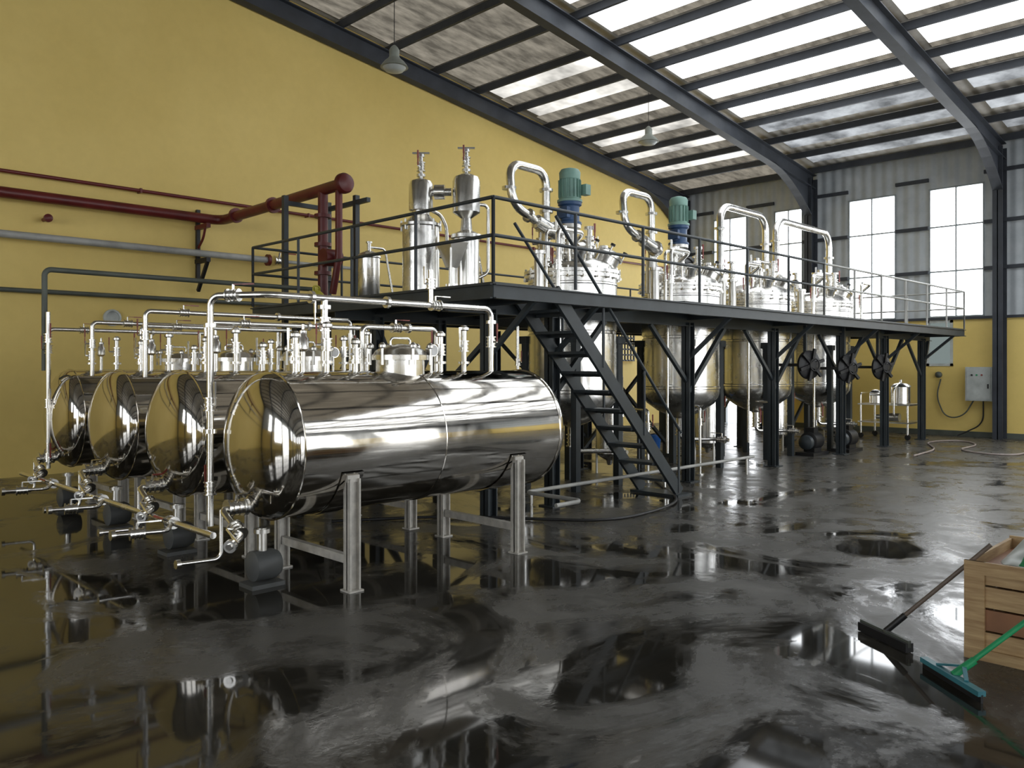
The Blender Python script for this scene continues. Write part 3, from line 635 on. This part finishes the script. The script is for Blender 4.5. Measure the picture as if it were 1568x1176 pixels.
s=B('wall_spigot'); s.lathe((3.65,YE,3.75),(0,-1,0),[(.03,0),(.03,.2),(.06,.2),(.06,.24),(.02,.26)],M_RED,16); s.done()
s=B('yellow_jerrycan'); x,y=5.9,9.6
s.lathe((x,y,DZ),(0,0,1),[(.09,0),(.10,.02),(.10,.16),(.06,.20),(.03,.21),(.03,.25)],M_YPLAS,20); s.tube([(x-.05,y,DZ+.19),(x-.05,y,DZ+.27),(x+.05,y,DZ+.27),(x+.05,y,DZ+.19)],.01,M_YPLAS,.03); s.done()
for x,y,z,rr_ in ((7.3,9.75,6.05,.19),(14.0,10.0,6.3,.2)):
    s=B('pendant_lamp'); s.cyl((x,y,z+.25),(x,y,rz(x)-.02),.006,M_BLACK,6)
    s.lathe((x,y,z),(0,0,1),[(rr_,-.06),(rr_+.015,-.055),(rr_,-.03),(rr_*.75,.03),(rr_*.5,.07),(.075,.10),(.075,.20),(.05,.24),(.02,.27)],M_LAMPG,32)
    s.lathe((x,y,z-.055),(0,0,-1),[(rr_*.93,0),(rr_*.7,.05),(rr_*.3,.065)],M_BOX,24); s.done()
s=B('electrical_panel')
s.box((XW-.2,5.30,.82),(XW-.002,5.84,1.58),M_BOX); s.box((XW-.215,5.33,.85),(XW-.2,5.81,1.55),M_BOX); s.box((XW-.225,5.36,1.1),(XW-.215,5.39,1.2),M_BLACK)
for k in range(3): s.cyl((XW-.215,5.5+.1*k,1.4),(XW-.235,5.5+.1*k,1.4),.02,(M_HREDH,M_SQG,M_BLACK)[k],12)
s.tube([(XW-.1,5.7,.82),(XW-.1,5.9,.45),(XW-.06,6.3,.4),(XW-.04,6.5,.9),(XW-.04,6.4,1.3)],.015,M_GREYP,.2)
s.tube([(XW-.1,5.5,.82),(XW-.1,5.5,.3),(XW-.2,6.0,.02)],.015,M_BLACK,.2); s.done()
s=B('wall_bell'); s.lathe((XW-.002,6.45,1.4),(-1,0,0),[(.07,0),(.07,.06),(.04,.09),(.01,.1)],M_GREYP,20); s.done()
s=B('filling_machine'); x,y=18.9,6.95
for dx in (-.4,.4):
    for dy in (-.5,.5): s.cyl((x+dx,y+dy,.1),(x+dx,y+dy,.75),.022,M_SS,10); s.lathe((x+dx-.02,y+dy,.06),(1,0,0),[(.06,0),(.06,.04)],M_BLACK,16)
s.box((x-.45,y-.55,.35),(x+.45,y+.55,.38),M_SSB); s.box((x-.45,y-.55,.74),(x+.45,y+.55,.77),M_SSB)
s.lathe((x-.1,y-.25,.78),(0,0,1),[(.2,0),(.2,.36),(.22,.37),(.16,.43),(.03,.46),(.03,.52)],M_SS,32)
s.lathe((x-.1,y+.28,.78),(0,0,1),[(.14,0),(.14,.22),(.15,.23),(.10,.28),(.03,.30)],M_SS,28)
s.tube([(x-.3,y-.25,.5),(x-.5,y-.25,.5),(x-.5,y-.25,1.1),(x-.1,y-.25,1.25)],.02,M_SS,.06); s.lathe((x-.3,y,.48),(0,1,0),[(.09,-.3),(.09,.0),(.05,.02),(.05,.2)],M_SSB,20)
s.tube([(x-.4,y+.5,.77),(x-.4,y+.5,1.0),(x+.4,y+.5,1.0),(x+.4,y+.5,.77)],.015,M_SS,.05); s.done()
s=B('plastic_bucket'); s.lathe((12.6,8.9,0),(0,0,1),[(.12,.0),(.15,.30),(.165,.30),(.165,.33),(.14,.33),(.11,.03)],M_BUCKET,24); s.ring((12.6,8.9,.33),(0,.3,1),.15,.006,M_BLACK); s.done()
s=B('floor_hose'); s.tube([(19.5,3.0,.02),(17.5,3.9,.02),(16.3,4.0,.02),(16.8,5.0,.02),(18.3,5.0,.02),(19.2,5.6,.02),(18.2,6.0,.02),(16.7,5.3,.02),(15.2,5.2,.02)],.016,M_HOSEP,.5); s.done()
s=B('floor_hose'); s.tube([(4.6,7.2,.02),(5.6,6.6,.02),(6.6,5.2,.02),(7.4,5.2,.02),(8.2,5.4,.02),(9.4,6.6,.02)],.016,M_BLACK,.4); s.done()
s=B('base_pipe'); s.tube([(5.9,5.3,.25),(6.3,5.3,.25),(6.3,6.1,.25),(11.2,6.1,.25)],.022,M_WHITE,.1)
for x in (6.4,8.9,11.0): s.cyl((x,6.1,0),(x,6.1,.24),.016,M_SSB,8)
s.done()
# ---------------------------------------------------------------- crate
s=B('wooden_crate'); cx0,cx1,cy0,cy1,ch=4.97,5.85,.40,1.43,.535
n=4
for k in range(n):
    z0=.04+k*(ch-.04)/n; z1=z0+(ch-.04)/n-.012
    m=M_WOOD2 if k==1 else M_WOOD
    s.box((cx0,cy0,z0),(cx0+.02,cy1,z1),m); s.box((cx1-.02,cy0,z0),(cx1,cy1,z1),M_WOOD)
    s.box((cx0+.02,cy0,z0),(cx1-.02,cy0+.02,z1),M_WOOD); s.box((cx0+.02,cy1-.02,z0),(cx1-.02,cy1,z1),m)
for y in (cy0+.05,cy1-.05,(cy0+cy1)/2):
    s.box((cx0-.02,y-.05,0),(cx0,y+.05,ch),M_WOOD); s.box((cx1,y-.05,0),(cx1+.02,y+.05,ch),M_WOOD)
s.box((cx0-.022,cy0,ch-.07),(cx0-.002,cy1,ch),M_WOOD)
s.box((cx0-.022,cy0,0.0),(cx0-.002,cy1,.06),M_WOOD)
s.box((cx0+.02,cy0+.02,.04),(cx1-.02,cy1-.02,.07),M_WOOD)
s.box((cx0+.02,cy0+.02,ch-.10),(cx1-.02,cy1-.02,ch-.07),M_WOOD2)
s.done()
def sheet(name,c,sx_,sy_,m,amp,seed,N=18):
    s=B(name); random.seed(seed); ph=[random.random()*6 for _ in range(6)]
    vs=[];fs=[]
    for i in range(N+1):
        for j in range(N+1):
            u=i/N-.5;v=j/N-.5; h=amp*(math.sin(9*u+ph[0])*math.cos(7*v+ph[1])+.6*math.sin(17*v+ph[2]+5*u)+.25*math.sin(31*u+13*v))+amp*1.6
            e=max(abs(u),abs(v))*2; h*= (1-.85*e**3)
            vs.append((c[0]+u*sx_+.03*math.sin(8*v+ph[3]),c[1]+v*sy_+.03*math.sin(9*u+ph[4]),c[2]+max(h,0.002)))
    for i in range(N):
        for j in range(N):
            a_=i*(N+1)+j; fs.append((a_,a_+1,a_+N+2,a_+N+1))
    s.add(vs,fs,m); o=s.done(60); md=o.modifiers.new('t','SOLIDIFY'); md.thickness=.006; md=o.modifiers.new('s','SUBSURF'); md.levels=1; md.render_levels=2
sheet('white_plastic_sheet',(5.42,.90,ch-.062),.68,.8,M_BOX,.10,3)
sheet('green_rag',(5.12,1.08,ch-.02),.18,.16,M_SQG,.045,7)
s=B('floor_mop'); s.beam((5.00,2.01,.03),(4.79,1.66,.03),.05,.05,M_BLACK); s.beam((5.0,2.01,.05),(4.79,1.66,.05),.02,.04,M_GREYP)
s.cyl((4.90,1.84,.05),(5.04,1.32,.62),.012,M_POLE,10); s.cyl((4.90,1.84,.05),(4.93,1.73,.17),.018,M_BLACK,10); s.done()
s=B('floor_squeegee'); s.beam((4.62,1.53,.02),(4.32,1.17,.02),.012,.04,M_BLACK); s.beam((4.62,1.53,.045),(4.32,1.17,.045),.04,.025,M_SQB)
s.cyl((4.47,1.34,.05),(4.90,.78,.64),.013,M_SQG,10); s.cyl((4.47,1.34,.05),(4.53,1.26,.13),.02,M_SQG,10); s.beam((4.55,1.44,.06),(4.50,1.30,.10),.02,.01,M_SQB); s.beam((4.40,1.26,.06),(4.50,1.30,.10),.02,.01,M_SQB); s.done()
# ---------------------------------------------------------------- world, camera
w=bpy.data.worlds.new('World'); bpy.context.scene.world=w; w.use_nodes=True
w.node_tree.nodes['Background'].inputs[0].default_value=(.8,.9,1,1); w.node_tree.nodes['Background'].inputs[1].default_value=.5
cam=bpy.data.cameras.new('camera'); co=bpy.data.objects.new('camera',cam); bpy.context.collection.objects.link(co)
co.location=(0,0,1.6); co.rotation_euler=(math.pi/2,0,-math.pi/4)
cam.sensor_width=36; cam.lens=28.8; cam.shift_y=-.0175; cam.clip_start=.05
bpy.context.scene.camera=co
bpy.context.scene.view_settings.view_transform='Standard'
bpy.context.scene.view_settings.exposure=.68
